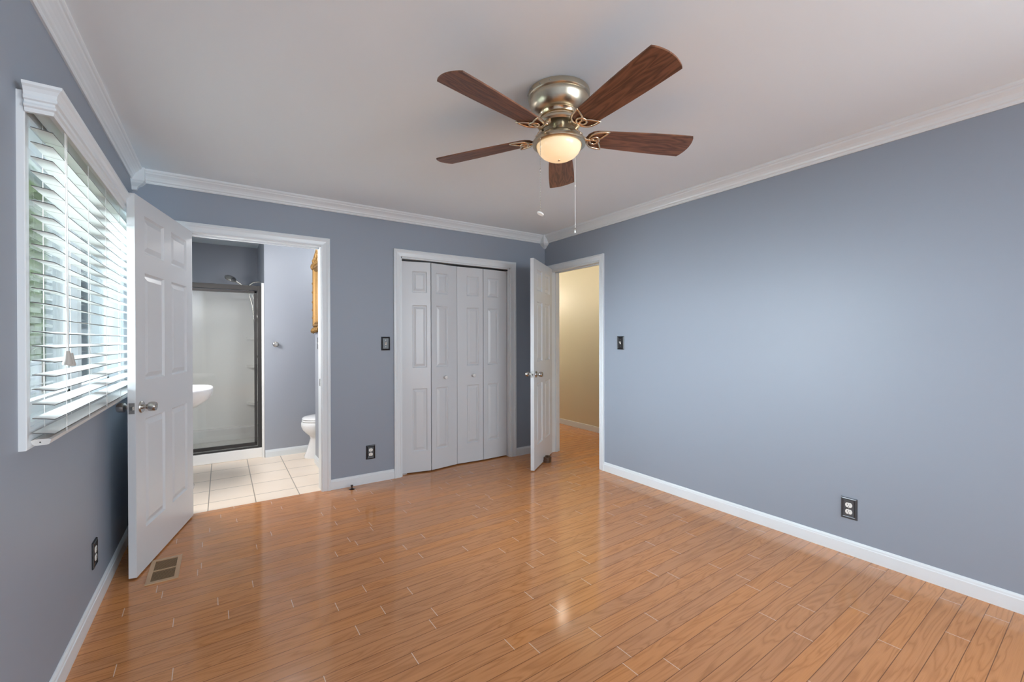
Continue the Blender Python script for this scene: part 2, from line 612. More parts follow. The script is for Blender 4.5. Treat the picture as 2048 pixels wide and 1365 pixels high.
# bathroom
bw = MB()
bw.box(0.888, YB, 0, 2.16, YB + 0.12, HC)
bw.box(0.888, YB + 0.12, 1.895, 0.99, 2.52, HC)
bw.box(0.925, YB + 0.12, 0, 0.99, 2.52, 1.895)
struct('wall_bathroom_far', bw, 'bath_wall', 'pale blue far wall of the bathroom beside the shower', 'wall')
struct('wall_shower', MB().box(0, 2.52, 0, 0.99, 2.64, HC), 'bath_wall', 'blue grey wall above the shower surround', 'wall')
struct('wall_bathroom_right', MB().box(XS, TW, 0, XS + 0.10, 0.97, HC).box(XS + 0.10, 0.87, 0, 2.06, 0.97, HC).box(2.06, 0.87, 0, 2.16, YB, HC), 'bath_wall',
       'pale blue bathroom wall with the gilt mirror', 'wall')


def baseboard(name, runs, label, mat='trim', h=0.086, t=0.013):
    """runs: (fn, a0, a1); fn(a, d, z) -> world"""
    mb = MB()
    prof = [(0, 0), (t, 0), (t, h - 0.022), (t - 0.003, h - 0.018), (t - 0.004, h - 0.010), (t - 0.008, h - 0.002), (t - 0.011, h), (0, h)]
    for fn, a0, a1 in runs:
        mb.prism(prof, a0, a1, lambda a, p: fn(a, p[0], p[1]))
    return struct(name, mb, mat, label, 'baseboard')


LW = lambda a, d, z: (d, a, z)
RW = lambda a, d, z: (W - d, a, z)
BW = lambda a, d, z: (a, -d, z)
baseboard('baseboard_left', [(LW, YR, -0.002)], 'white baseboard along the left wall under the window')
baseboard('baseboard_right', [(RW, YR, -0.928)], 'white baseboard along the long right wall')
baseboard('baseboard_back', [(BW, 0.014, 0.226), (BW, 1.269, 1.817), (BW, 3.172, W - 0.013)], 'short white baseboards along the far wall')
baseboard('baseboard_bathroom', [(lambda a, d, z: (a, YB - d, z), 0.890, 2.06), (lambda a, d, z: (XS - d, a, z), TW, 0.97)],
          'white baseboards of the bathroom beside shower and toilet', h=0.08)

# crown moulding
CP = [(0, 0), (0.0, -0.086), (0.008, -0.086), (0.012, -0.078), (0.012, -0.072), (0.019, -0.066), (0.022, -0.056), (0.030, -0.043), (0.040, -0.032),
      (0.047, -0.026), (0.050, -0.018), (0.056, -0.015), (0.060, -0.008), (0.060, 0)]


def crown(name, fn, a0, a1, label):
    return struct(name, MB().prism(CP, a0, a1, lambda a, p: fn(a, p[0], HC + p[1])), 'trim', label, 'crown moulding')


crown('trim_1', LW, YR, -0.06, 'white crown moulding along the left wall')
crown('trim_2', BW, 0.06, W - 0.06, 'white crown moulding along the far wall')
crown('trim_3', RW, YR, -0.06, 'white crown moulding along the right wall')


def corner_block(name, cx, sx, label, tip):
    mb = MB()
    rings = []
    for s, z in ((0.074, HC), (0.074, HC - 0.088), (0.068, HC - 0.094), (0.062, HC - 0.104), (0.046, HC - 0.116), (0.034, HC - 0.124), (0.03, HC - 0.133), (tip, HC - 0.145)):
        rings.append([(cx, 0, z), (cx + sx * s, 0, z), (cx + sx * s, -s, z), (cx, -s, z)])
    mb.quadstrip(rings, cap0=True, cap1=True)
    return struct(name, mb, 'trim', label, 'crown corner block')


corner_block('trim_4', 0, 1, 'white crown corner block above the open bathroom door', 0.026)
corner_block('trim_5', W, -1, 'white crown corner block above the hall door', 0.004)


# door casings: U of mitred profile
def casing(name, s0, s1, zt, wd, fn, label, prof=None, jamb=TW, jw=0.012):
    p = prof or [(0.0, 0.0), (0.0, 0.009), (0.004, 0.012), (0.010, 0.012), (0.012, 0.010), (wd * .55, 0.013), (wd * .72, 0.018), (wd * .80, 0.018), (wd * .84, 0.016),
                 (wd - 0.010, 0.019), (wd - 0.003, 0.019), (wd, 0.016), (wd, 0.0)]
    mb = MB()
    rings = []
    for o, t in p:
        o -= 0.005 * 0
        rings.append([fn(s0 - o, t, 0.0), fn(s0 - o, t, zt + o), fn(s1 + o, t, zt + o), fn(s1 + o, t, 0.0)])
    mb.quadstrip(rings, close_u=False)
    # jamb lining inside the wall thickness, with a stop bead
    for a, b in ((s0 - 0.003, s0 + jw), (s1 - jw, s1 + 0.003)):
        mb.prism([(a, -jamb), (b, -jamb), (b, 0.0), (a, 0.0)], 0, zt, lambda z, q: fn(q[0], q[1], z))
    mb.prism([(s0, -jamb), (s1, -jamb), (s1, 0.0), (s0, 0.0)], zt - jw, zt + 0.003, lambda z, q: fn(q[0], q[1], z))
    return struct(name, mb, 'trim', label, 'door casing')


FB = lambda s, t, z: (s, -t, z)
FR = lambda s, t, z: (W - t, s, z)
cas1 = casing('trim_6', BX0, BX1, BZ, 0.068, FB, 'white casing framing the bathroom doorway', jw=0.005)
MB().box(BX1 - 0.0055, 0.030, 0.885, BX1 - 0.0065, 0.058, 0.945).build('strike_plate', 'nickel', cas1)
cas2 = casing('trim_7', CX0, CX1, CZ, 0.068, FB, 'white casing framing the closet folding doors')
cas3 = casing('trim_8', EY0, EY1, EZ, 0.060, FR, 'white casing framing the hall doorway')
# stop beads in the two hinged doorways
MB().box(BX0 + 0.005, 0.06, BZ - 0.016, BX1 - 0.005, 0.085, BZ - 0.005).build('stop_bead', 'trim', cas1)
MB().box(W + 0.06, EY0 + 0.012, 0, W + 0.085, EY0 + 0.024, EZ - 0.012).box(W + 0.06, EY0 + 0.012, EZ - 0.024, W + 0.085, EY1 - 0.012, EZ - 0.012).box(W + 0.06, EY1 - 0.024, 0, W + 0.085, EY1 - 0.012, EZ - 0.012).build('stop_bead', 'trim', cas3)


# ------------------------------------------------------------------ panelled doors
def door_leaf_mesh(w, h, t, panels, ins=(0.009, 0.015, 0.040), dep=(0.0115, 0.0115, 0.0015)):
    """local: x 0..w, y -t/2..t/2, z 0..h; panels (x0,x1,z0,z1) moulded into both faces"""
    mb = MB()
    xs = sorted(set([0, w] + [round(p[0], 5) for p in panels] + [round(p[1], 5) for p in panels]))
    zs = sorted(set([0, h] + [round(p[2], 5) for p in panels] + [round(p[3], 5) for p in panels]))
    for sgn in (-1, 1):
        y = sgn * t / 2
        for i in range(len(xs) - 1):
            for j in range(len(zs) - 1):
                a, b, c, d = xs[i], xs[i + 1], zs[j], zs[j + 1]
                hit = [p for p in panels if abs(p[0] - a) < 1e-4 and abs(p[1] - b) < 1e-4 and abs(p[2] - c) < 1e-4 and abs(p[3] - d) < 1e-4]
                r0 = [(a, y, c), (b, y, c), (b, y, d), (a, y, d)]
                if not hit:
                    mb.bm.faces.new([mb.bm.verts.new(q) for q in r0])
                    continue
                rings = [r0]
                for s, e in zip(ins, dep):
                    yy = y - sgn * e
                    rings.append([(a + s, yy, c + s), (b - s, yy, c + s), (b - s, yy, d - s), (a + s, yy, d - s)])
                mb.quadstrip(rings, cap1=True)
    h2 = t / 2
    for q in ([(0, -h2, 0), (0, h2, 0), (0, h2, h), (0, -h2, h)], [(w, -h2, 0), (w, h2, 0), (w, h2, h), (w, -h2, h)]):
        mb.bm.faces.new([mb.bm.verts.new(p) for p in q])
    mb.box(0, -h2, -0.0005, w, h2, 0)
    mb.box(0, -h2, h, w, h2, h + 0.0005)
    return mb


def six_panels(w, stile, mid, h=2.045):
    pw = (w - 2 * stile - mid) / 2
    out = []
    for x0 in (stile, stile + pw + mid):
        for z0, z1 in ((0.225, 0.830), (1.045, 1.640), (1.750, 1.958)):
            out.append((x0, x0 + pw, z0, z1))
    return out


def knob_set(parent, x, z, t, w):
    """both knobs with rosettes, and the latch plate on the free edge"""
    for sgn in (-1, 1):
        y = sgn * t / 2
        ro = MB().lathe([(0.0, 0.0), (0.033, 0.0), (0.033, 0.003 * sgn), (0.029, 0.008 * sgn), (0.018, 0.010 * sgn), (0.0, 0.010 * sgn)], (x, y, z), 'y', 28).build('rosette', 'nickel', parent, 40)
        kn = MB().lathe([(0.0, 0.008 * sgn), (0.0125, 0.008 * sgn), (0.0125, 0.026 * sgn), (0.017, 0.031 * sgn), (0.024, 0.036 * sgn), (0.0262, 0.046 * sgn), (0.0255, 0.060 * sgn),
                         (0.0225, 0.067 * sgn), (0.0215, 0.066 * sgn), (0.018, 0.066 * sgn), (0.0, 0.066 * sgn)], (x, y, z), 'y', 28).build('door_knob', 'nickel', parent, 40)
        if sgn > 0:
            MB().lathe([(0.0, 0.066), (0.007, 0.066), (0.0065, 0.071), (0.0, 0.072)], (x, y, z), 'y', 14).build('thumb_turn', 'nickel', kn, 40)
    lp = MB().box(w - 0.0005, -0.013, z - 0.029, w + 0.0015, 0.013, z + 0.029, 0.0006).build('latch_plate', 'nickel', parent)
    MB().prism([(-0.007, 0), (0.007, 0), (0.007, 0.010), (-0.007, 0.002)], z - 0.009, z + 0.009, lambda a, p: (w + 0.0015 + p[1], p[0], a)).build('latch_bolt', 'nickel', lp)


def hinged_door(name, hinge, tip, label, stile, mid, z0, kz, hinge_side):
    d = Vector((tip[0] - hinge[0], tip[1] - hinge[1], 0))
    w = d.length
    t = 0.035
    root = thing(name, label, 'door', (hinge[0], hinge[1], z0), math.atan2(d.y, d.x), kind='structure')
    door_leaf_mesh(w, 2.048, t, six_panels(w, stile, mid)).build('door_leaf', 'door', root)
    knob_set(root, w - 0.062, kz - z0, t, w)
    for hz in (0.20, 1.02, 1.82):
        MB().lathe([(0.0, -0.045), (0.006, -0.045), (0.006, 0.045), (0.0, 0.045)], (-0.004, hinge_side * t / 2, hz), 'z', 10).box(0.0, hinge_side * t / 2 - 0.001, hz - 0.045, 0.03, hinge_side * t / 2 + 0.001, hz + 0.045).build('hinge', 'nickel', root, 40)
    return root


hinged_door('door_1', (0.312, -0.022), (0.106, -0.878), 'white six panel door standing open before the window', 0.115, 0.112, 0.010, 0.913, -1)
hinged_door('door_2', (W - 0.022, -0.128), (2.985, -0.560), 'white six panel door standing open beside the hall doorway', 0.105, 0.10, 0.010, 0.935, -1)


# bifold closet doors: each pair is one thing
def leaf_panels(w, wide_left):
    a = 0.108 if wide_left else 0.052
    return [(a, a + 0.14, z0, z1) for z0, z1 in ((0.195, 0.795), (0.995, 1.592), (1.712, 1.915))]


def bifold(name, pts, label, knob_leaf):
    root = thing(name, label, 'closet door', (pts[0][0], pts[0][1], 0.012), kind='structure')
    t = 0.030
    for k in range(2):
        a, b = Vector(pts[k]), Vector(pts[k + 1])
        d = b - a
        w = d.length - 0.004
        o = door_leaf_mesh(w, 2.004, t, leaf_panels(w, k == 0), (0.009, 0.014, 0.036), (0.010, 0.010, 0.001)).build('door_leaf', 'door', root)
        o.location = (a.x - pts[0][0], a.y - pts[0][1], 0)
        o.rotation_euler = (0, 0, math.atan2(d.y, d.x))
        if k == knob_leaf:
            kx = 0.5 * w + (0.0 if k else 0.03)
            MB().lathe([(0.0, 0.0), (0.009, 0.0), (0.009, -0.012), (0.016, -0.018), (0.0185, -0.026), (0.015, -0.034), (0.0, -0.037)], (kx, -t / 2, 0.893), 'y', 20).build('knob', 'white_plastic', o, 50)
    x0 = pts[0][0]
    MB().box(0.0, -0.008, -0.012, 0.055, 0.008, -0.004).build('pivot_bracket', 'screw', root) if knob_leaf == 1 else None
    return root


bifold('door_3', [(1.906, 0.068), (2.187, 0.012), (2.487, 0.062)], 'left pair of white bifold closet leaves folding slightly outward', 1)
bifold('door_4', [(2.489, 0.062), (2.787, 0.048), (3.090, 0.062)], 'right pair of white bifold closet leaves lying almost flat', 0)
struct('trim_9', MB().box(CX0 + 0.012, 0.035, 2.022, CX1 - 0.012, 0.07, 2.033), 'black_plate', 'dark sliding track above the closet folding doors', 'track')

# ------------------------------------------------------------------ window, blind and cornice
win = thing('window_1', 'white framed window behind the blinds in the left wall', 'window', (0, WY0, WZ0), kind='structure')
OW = Vector((0, WY0, WZ0))


def wl(mb):
    bmesh.ops.translate(mb.bm, vec=-OW, verts=mb.bm.verts[:])
    return mb


# casing around the opening (outside face of the wall)
cs = MB()
prof = [(0.0, 0.0), (0.0, 0.008), (0.006, 0.012), (0.020, 0.012), (0.040, 0.016), (0.052, 0.018), (0.058, 0.018), (0.060, 0.016), (0.060, 0.0)]
rings = []
for o, t in prof:
    rings.append([(t, WY0 - o, WZ0 - o), (t, WY1 + o, WZ0 - o), (t, WY1 + o, WZ1 + o), (t, WY0 - o, WZ1 + o)])
cs.quadstrip(rings)
wl(cs).build('window_casing', 'trim', win)
rv = MB()
rv.box(-TW, WY0, WZ0, 0, WY1, WZ0 + 0.012).box(-TW, WY0, WZ1 - 0.012, 0, WY1, WZ1)
rv.box(-TW, WY0, WZ0, 0, WY0 + 0.012, WZ1).box(-TW, WY1 - 0.012, WZ0, 0, WY1, WZ1)
wl(rv).build('window_jamb', 'trim', win)
mid = (WY0 + WY1) / 2
wl(MB().box(-TW, mid - 0.03, WZ0, -0.03, mid + 0.03, WZ1)).build('mullion', 'trim', win)
for (a, b) in ((WY0 + 0.012, mid - 0.03), (mid + 0.03, WY1 - 0.012)):
    for (c, d, x) in ((WZ0 + 0.012, WZ1 - 0.012, -0.085),):
        f = MB()
        f.box(x, a, c, x + 0.03, a + 0.035, d).box(x, b - 0.035, c, x + 0.03, b, d)
        f.box(x, a, c, x + 0.03, b, c + 0.045).box(x, a, d - 0.035, x + 0.03, b, d)
        sash = wl(f).build('sash', 'trim', win)
        wl(MB().box(x + 0.012, a + 0.03, c + 0.03, x + 0.016, b - 0.03, d - 0.03)).build('pane', 'glass', sash)

# venetian blind
BY0, BY1 = -1.982, -0.40
bl = thing('window_blind', 'white wide slat venetian blind hanging over the left window', 'blind', (0.0, BY0, 0.955))
OB = Vector((0, BY0, 0.955))


def bb(mb):
    bmesh.ops.translate(mb.bm, vec=-OB, verts=mb.bm.verts[:])
    return mb


sl = MB()
SZ = [0.9875 + 0.0449 * i for i in range(22)]
for z in SZ:
    n = 5
    top, bot = [], []
    for k in range(n + 1):
        u = k / n
        x = 0.0195 + 0.049 * u
        zz = z + 0.0006 * (1 - (2 * u - 1) ** 2) + 0.0075 * (0.5 - u)
        top.append((x, zz + 0.0013))
        bot.append((x, zz - 0.0013))
    poly = top + bot[::-1]
    sl.prism(poly, BY0, BY1, lambda a, p: (p[0], a, p[1]))
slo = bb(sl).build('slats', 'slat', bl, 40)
slo.data.materials.append(M['slat_edge_shade'])
for pf in slo.data.polygons:                    # thin edges of each slat, painted dark as if backlit
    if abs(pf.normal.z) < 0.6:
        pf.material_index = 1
bb(MB().box(0.020, BY0, 1.985, 0.066, BY1, 2.02, 0.002)).build('head_rail', 'slat', bl)
rp = [(0.011, 0.967), (0.018, 0.9705), (0.050, 0.9705), (0.056, 0.967), (0.052, 0.954), (0.046, 0.9515), (0.020, 0.9515), (0.015, 0.955)]
rail = bb(MB().prism([(a + 0.004, b) for a, b in rp], BY0 + 0.004, BY1 - 0.004, lambda a, p: (p[0], a, p[1]))).build('bottom_rail', 'slat', bl)
ec = MB().prism([(a + 0.004, b) for a, b in rp], BY0 + 0.0005, BY0 + 0.004, lambda a, p: (p[0], a, p[1]))
ec = bb(ec).build('end_cap', 'slat', rail)
bb(MB().lathe([(0.0, 0), (0.0022, 0), (0.0022, 0.001), (0, 0.001)], (0.036, BY0, 0.961), 'y', 10)).build('screw_hole', 'slot', rail)
for y in (-1.865, -1.562, -1.252, -0.930, -0.62):
    c = MB()
    for x in (0.0182, 0.0705):
        c.tube([(x, y, 0.972), (x, y, 1.99)], 0.0011, 6)
    for z in SZ:
        c.tube([(0.0182, y, z + 0.0015), (0.0705, y, z - 0.0062)], 0.0008, 4)
    bb(c).build('ladder_cord', 'cord', bl)
lc = MB()
for dy in (-0.010, 0.0, 0.013):
    lc.tube([(0.076, -1.885 + dy, 1.985), (0.080, -1.895 + dy * .8, 1.6), (0.082, -1.900 + dy * 0.35, 1.24)], 0.0011, 6)
bb(lc).build('lift_cord', 'cord', bl)
bb(MB().lathe([(0.0, 0.046), (0.006, 0.046), (0.0075, 0.036), (0.010, 0.020), (0.0135, 0.006), (0.013, 0.001), (0.011, 0.0), (0.0, 0.0)], (0.082, -1.905, 1.196), 'z', 16)
   .lathe([(0.0, 0.044), (0.005, 0.044), (0.007, 0.034), (0.009, 0.019), (0.012, 0.006), (0.011, 0.001), (0.0, 0.0)], (0.088, -1.895, 1.191), 'z', 16)).build('tassel', 'tassel', bl, 40)
# cornice board over the blind
vp = [(0.080, 1.964), (0.082, 1.971), (0.082, 1.975), (0.088, 1.979), (0.0885, 1.984), (0.084, 1.991), (0.0845, 1.997), (0.091, 2.000), (0.0915, 2.006),
      (0.089, 2.012), (0.091, 2.022), (0.097, 2.032), (0.1035, 2.038), (0.105, 2.046)]
vy0, vy1 = -2.026, -0.356
va = MB()
outer, inner = [], []
for d, z in vp:
    e = d - 0.080
    outer.append([(0.0185, vy0 - e, z), (d, vy0 - e, z), (d, vy1 + e, z), (0.0185, vy1 + e, z)])
    inner.append([(0.0185, vy0 + 0.012, z), (0.068, vy0 + 0.012, z), (0.068, vy1 - 0.012, z), (0.0185, vy1 - 0.012, z)])
va.quadstrip(outer, close_u=False).quadstrip(inner, close_u=False)
va.quadstrip([outer[0], inner[0]], close_u=False)        # open below, so that the blind hangs inside
va.bm.faces.new([va.bm.verts.new(p) for p in outer[-1]])
corn = bb(va).build('valance', 'trim', bl)

# ------------------------------------------------------------------ ceiling fan
FX, FY = 1.846, -2.317
fan = thing('ceiling_fan', 'five blade brass ceiling fan with lit frosted bowl hanging from the ceiling', 'ceiling fan', (FX, FY, HC))
DZ = -HC


def L(prof):
    return [(r, z + DZ) for r, z in prof]


hs = MB().lathe(L([(0.0, 2.449), (0.145, 2.449), (0.1465, 2.440), (0.146, 2.426), (0.142, 2.421), (0.1385, 2.419), (0.1385, 2.416), (0.1415, 2.413), (0.142, 2.407), (0.139, 2.399),
                  (0.134, 2.382), (0.124, 2.364), (0.110, 2.352), (0.097, 2.347), (0.094, 2.346)]), n=56).build('motor_housing', 'brass', fan, 35)
for a in (150, 172, 195, 215):
    MB().sphere((0.147 * math.cos(R(a)), 0.147 * math.sin(R(a)), 2.434 + DZ), 0.0035, 8).build('screw', 'screw', hs)
MB().lathe(L([(0.094, 2.347), (0.096, 2.344), (0.093, 2.340), (0.090, 2.333), (0.091, 2.330), (0.084, 2.327), (0.083, 2.318), (0.088, 2.315)]), n=48).build('trim_ring', 'brass_light', fan, 35)
MB().lathe(L([(0.080, 2.318), (0.098, 2.316), (0.104, 2.308), (0.104, 2.298), (0.097, 2.290), (0.070, 2.286), (0.030, 2.285)]), n=48).build('flywheel', 'brass', fan, 35)
MB().lathe(L([(0.034, 2.288), (0.034, 2.262), (0.038, 2.256)]), n=32).build('switch_housing', 'brass', fan, 35)
lk = MB().lathe(L([(0.030, 2.260), (0.055, 2.257), (0.085, 2.249), (0.108, 2.236), (0.121, 2.221), (0.1265, 2.209), (0.1255, 2.202), (0.121, 2.199), (0.108, 2.198), (0.107, 2.204)]), n=56).build('light_kit', 'brass', fan, 35)
bp_ = [(0.1055, 2.204), (0.1055, 2.196), (0.103, 2.184), (0.095, 2.168), (0.081, 2.153), (0.060, 2.141), (0.035, 2.134), (0.0, 2.1315)]
MB().lathe(L(bp_), n=48).build('glass_bowl', 'bowl', lk, 60)
MB().lathe([(0.0, 0.0), (0.006, 0.0), (0.005, -0.004), (0.0, -0.006)], (0, 0, 2.1325 + DZ), 'z', 12).build('finial', 'brass_light', lk, 60)


def blade_outline(inset=0.0):
    pts = []
    r0, r1 = 0.135, 0.657
    w0, w1 = 0.056, 0.0775
    for k in range(7):                      # rounded root
        a = PI / 2 + PI * k / 6
        pts.append((r0 + 0.045 + 0.045 * math.cos(a), (w0 - 0.0) * math.sin(a) * (1.0)))
    for k in range(1, 6):
        u = k / 6
        pts.append((r0 + 0.045 + (r1 - r0 - 0.045) * u, -(w0 + (w1 - w0) * math.sin(u * PI / 2))))
    for k in range(15):                     # bowed tip
        u = -1 + 2 * k / 14
        pts.append((r1 + 0.020 * (1 - u * u) - (0.0015 if abs(u) == 1 else 0), w1 * u))
    for k in range(5, 0, -1):
        u = k / 6
        pts.append((r0 + 0.045 + (r1 - r0 - 0.045) * u, (w0 + (w1 - w0) * math.sin(u * PI / 2))))
    return pts


def leafloop(ang, ln, wd, x0, y0, n=10):
    out = []
    for s in (1, -1):
        for k in range(n):
            u = k / n if s > 0 else 1 - k / n
            px, py = ln * u, s * wd * (math.sin(PI * u ** 0.75))
            out.append((x0 + px * math.cos(ang) - py * math.sin(ang), y0 + px * math.sin(ang) + py * math.cos(ang)))
    return out


blade0 = None
for k in range(5):
    ang = R(192.34 + 72 * k)
    if blade0 is None:
        mb = MB()
        ol = blade_outline()
        mb.quadstrip([[(x, y, -0.003) for x, y in ol], [(x, y, 0.003) for x, y in ol]], cap0=True, cap1=True)
        b = mb.build('blade', 'blade', fan)
        ir = MB()
        z = -0.0065
        ir.tube([(x, y, z) for x, y in leafloop(R(36), 0.100, 0.024, 0.148, 0.004)], 0.0052, 8, True)
        ir.tube([(x, y, z) for x, y in leafloop(R(-36), 0.100, 0.024, 0.148, -0.004)], 0.0052, 8, True)
        ir.tube([(0.178 + 0.022 * math.cos(2 * PI * i / 20), 0.024 * math.sin(2 * PI * i / 20), z - 0.002) for i in range(20)], 0.0050, 8, True)
        iron = ir.build('blade_iron', 'brass_light', b, 60)
        ar = MB()
        ar.tube([(0.082, 0, 0.040), (0.100, 0, 0.026), (0.118, 0, 0.004), (0.135, 0, -0.007), (0.158, 0, -0.008)], [0.011, 0.010, 0.008, 0.008, 0.007], 10)
        ar.sphere((0.104, 0.0, 0.018), 0.013, 10, (1.1, 1.3, .7))
        ar.build('bracket_arm', 'brass_light', iron, 60)
        blade0 = b
    else:
        b = copy_tree(blade0, fan)
    b.location = (0, 0, 2.2475 + DZ)
    b.rotation_euler = (R(-11.3), 0, ang)

# pull chains: one before the bowl, one behind it
cdir = Vector((math.sin(YAW), math.cos(YAW), 0))
crt = Vector((math.cos(YAW), -math.sin(YAW), 0))


def chain(off_r, off_f, ztop, zbot, kind):
    p = crt * off_r + cdir * off_f
    mb = MB()
    mb.tube([(p.x, p.y, ztop + DZ), (p.x, p.y, zbot + DZ)], 0.0007 if kind == 'disc' else 0.0012, 6)
    n = 46 if kind == 'disc' else 0
    for i in range(n):
        z = zbot + (ztop - zbot) * i / n
        mb.sphere((p.x, p.y, z + DZ), 0.0017, 6)
    zc = zbot + (ztop - zbot) * 0.56
    mb.sphere((p.x, p.y, zc + DZ), 0.0034, 8, (1, 1, 1.6))
    ch = mb.build('pull_chain', 'nickel' if kind == 'disc' else 'white_plastic', fan, 60)
    if kind == 'disc':
        t = MB().lathe([(0.0, -0.003), (0.0155, -0.003), (0.0165, 0.0), (0.0155, 0.003), (0.0, 0.003)], (0, 0, 0), 'z', 24)
        bmesh.ops.rotate(t.bm, cent=(0, 0, 0), matrix=Matrix.Rotation(R(24), 3, 'Y') @ Matrix.Rotation(R(10), 3, 'X'), verts=t.bm.verts[:])
        bmesh.ops.translate(t.bm, vec=(p.x, p.y, zbot - 0.008 + DZ), verts=t.bm.verts[:])
        t.build('pendant', 'white_plastic', ch, 50)
    else:
        MB().lathe([(0.0, 0.012), (0.003, 0.012), (0.0045, 0.006), (0.0045, -0.004), (0.003, -0.012), (0.0, -0.013)], (p.x, p.y, zbot - 0.004 + DZ), 'z', 12).build('pendant', 'nickel', ch, 50)
    return ch


chain(-0.094, -0.080, 2.207, 1.862, 'disc')
chain(0.090, 0.085, 2.207, 1.822, 'knob')


# ------------------------------------------------------------------ wall plates
def plate_mesh(w, h):
    mb = MB()
    rings = []
    for s, t in ((0, 0), (0, 0.003), (0.002, 0.007), (0.007, 0.0085), (0.0095, 0.0045), (0.013, 0.0035), (0.0145, 0.0062), (0.016, 0.0062)):
        a, b = w / 2 - s, h / 2 - s
        rings.append([(-a, -t, -b), (a, -t, -b), (a, -t, b), (-a, -t, b)])
    mb.quadstrip(rings, cap0=True, cap1=True)
    return mb


def make_switch(mat):
    r = thing('light_switch', 'x', 'light switch')
    pl = plate_mesh(0.080, 0.124).build('plate', mat, r)
    for z in (-0.030, 0.030):
        MB().lathe([(0, -0.0062), (0.0032, -0.0062), (0.0028, -0.0078), (0, -0.008)], (0, 0, z), 'y', 10).build('screw', 'screw', pl)
    mb = MB()
    mb.box(-0.0055, -0.0072, -0.012, 0.0055, -0.006, 0.012)
    mb.prism([(-0.0065, -0.006), (-0.0065, 0.004), (-0.0185, 0.0115), (-0.0205, 0.0055)], -0.0038, 0.0038, lambda a, p: (a, p[0], p[1]))
    mb.build('toggle', 'white_plastic', r)
    return r


def make_outlet(mat):
    r = thing('power_outlet', 'x', 'power outlet')
    pl = plate_mesh(0.080, 0.124).build('plate', mat, r)
    MB().lathe([(0, -0.0062), (0.0030, -0.0062), (0.0026, -0.0078), (0, -0.008)], (0, 0, 0), 'y', 10).build('screw', 'screw', pl)
    for z in (-0.0195, 0.0195):
        mb = MB()
        out = []
        for i in range(28):
            a = 2 * PI * i / 28
            out.append((0.0172 * math.cos(a), max(-0.0135, min(0.0135, 0.0172 * math.sin(a)))))
        mb.quadstrip([[(x, -0.006, z + y) for x, y in out], [(x, -0.0082, z + y) for x, y in out], [(x * .93, -0.0088, z + y * .93) for x, y in out]], cap1=True)
        rc = mb.build('receptacle', 'white_plastic', r)
        s = MB()
        s.box(-0.0075, -0.0091, z - 0.001, -0.0052, -0.0087, z + 0.0075).box(0.0052, -0.0091, z, 0.0072, -0.0087, z + 0.0068)
        s.lathe([(0, -0.0091), (0.0024, -0.0091), (0.0024, -0.0087)], (0, 0, z - 0.0072), 'y', 10)
        s.build('socket_slots', 'slot', rc)
    return r


def place(o, loc, rz, label, group=None):
    o.location = loc
    o.rotation_euler = (0, 0, rz)
    o['label'] = label
    if group:
        o['group'] = group
    return o


sw = make_switch('black_plate')
place(sw, (1.742, -0.0002, 1.241), 0, 'black light switch plate between the bathroom doorway and the closet', 'black light switches')
sw2 = copy_tree(sw)
place(sw2, (W - 0.0002, -1.135, 1.241), R(-90), 'black light switch plate on the right wall beside the hall doorway', 'black light switches')
sw3 = make_switch('bronze_plate')
place(sw3, (XS - 0.0002, 0.752, 1.241), R(-90), 'dark metal light switch plate below the gilt mirror in the bathroom')
ou = make_outlet('black_plate')
place(ou, (1.604, -0.0002, 0.273), 0, 'black power outlet low on the far wall left of the closet', 'dark power outlets')
ou2 = make_outlet('bronze_plate')
place(ou2, (W - 0.0002, -2.897, 0.273), R(-90), 'dark grey power outlet low on the long right wall', 'dark power outlets')
ou3 = copy_tree(ou)
place(ou3, (0.0002, -1.122, 0.272), R(90), 'black power outlet low on the left wall under the window', 'dark power outlets')

# ------------------------------------------------------------------ small floor things
reg = thing('floor_register', 'tan metal floor register with dark louvres beside the open bathroom door', 'vent', (0.236, -0.838, 0.0))
rx, ry = 0.070, 0.152
fr = MB()
for (x0, y0, x1, y1) in ((-rx, -ry, -rx + 0.020, ry), (rx - 0.020, -ry, rx, ry), (-rx + 0.020, -ry, rx - 0.020, -ry + 0.024), (-rx + 0.020, ry - 0.024, rx - 0.020, ry), (-rx + 0.020, -0.005, rx - 0.020, 0.005)):
    fr.box(x0, y0, 0.0005, x1, y1, 0.005)
fr.build('frame', 'register', reg)
lv = MB()
for i in range(26):
    y = -ry + 0.030 + i * (2 * ry - 0.060) / 25
    if abs(y) < 0.008:
        continue
    lv.prism([(y - 0.0022, 0.004), (y - 0.0012, 0.0045), (y + 0.0026, 0.0014), (y + 0.0016, 0.0009)], -rx + 0.019, rx - 0.019, lambda a, p: (a, p[0], p[1]))
lv.build('louvres', 'register', reg)
MB().box(-rx + 0.004, -ry + 0.004, 0.0002, rx - 0.004, ry - 0.004, 0.0006).build('duct_opening', 'duct', reg)

ds = thing('door_stop', 'small dark metal door stop on the floor by the far baseboard', 'door stop', (1.421, -0.088, 0.0))
MB().lathe([(0.0, 0.0005), (0.022, 0.0005), (0.023, 0.003), (0.016, 0.006), (0.007, 0.008), (0.005, 0.022), (0.005, 0.026)], n=20).build('base', 'stop', ds, 50)
MB().lathe([(0.0, 0.024), (0.009, 0.026), (0.011, 0.031), (0.009, 0.037), (0.0, 0.039)], n=16).build('bumper', 'stop', ds, 50)

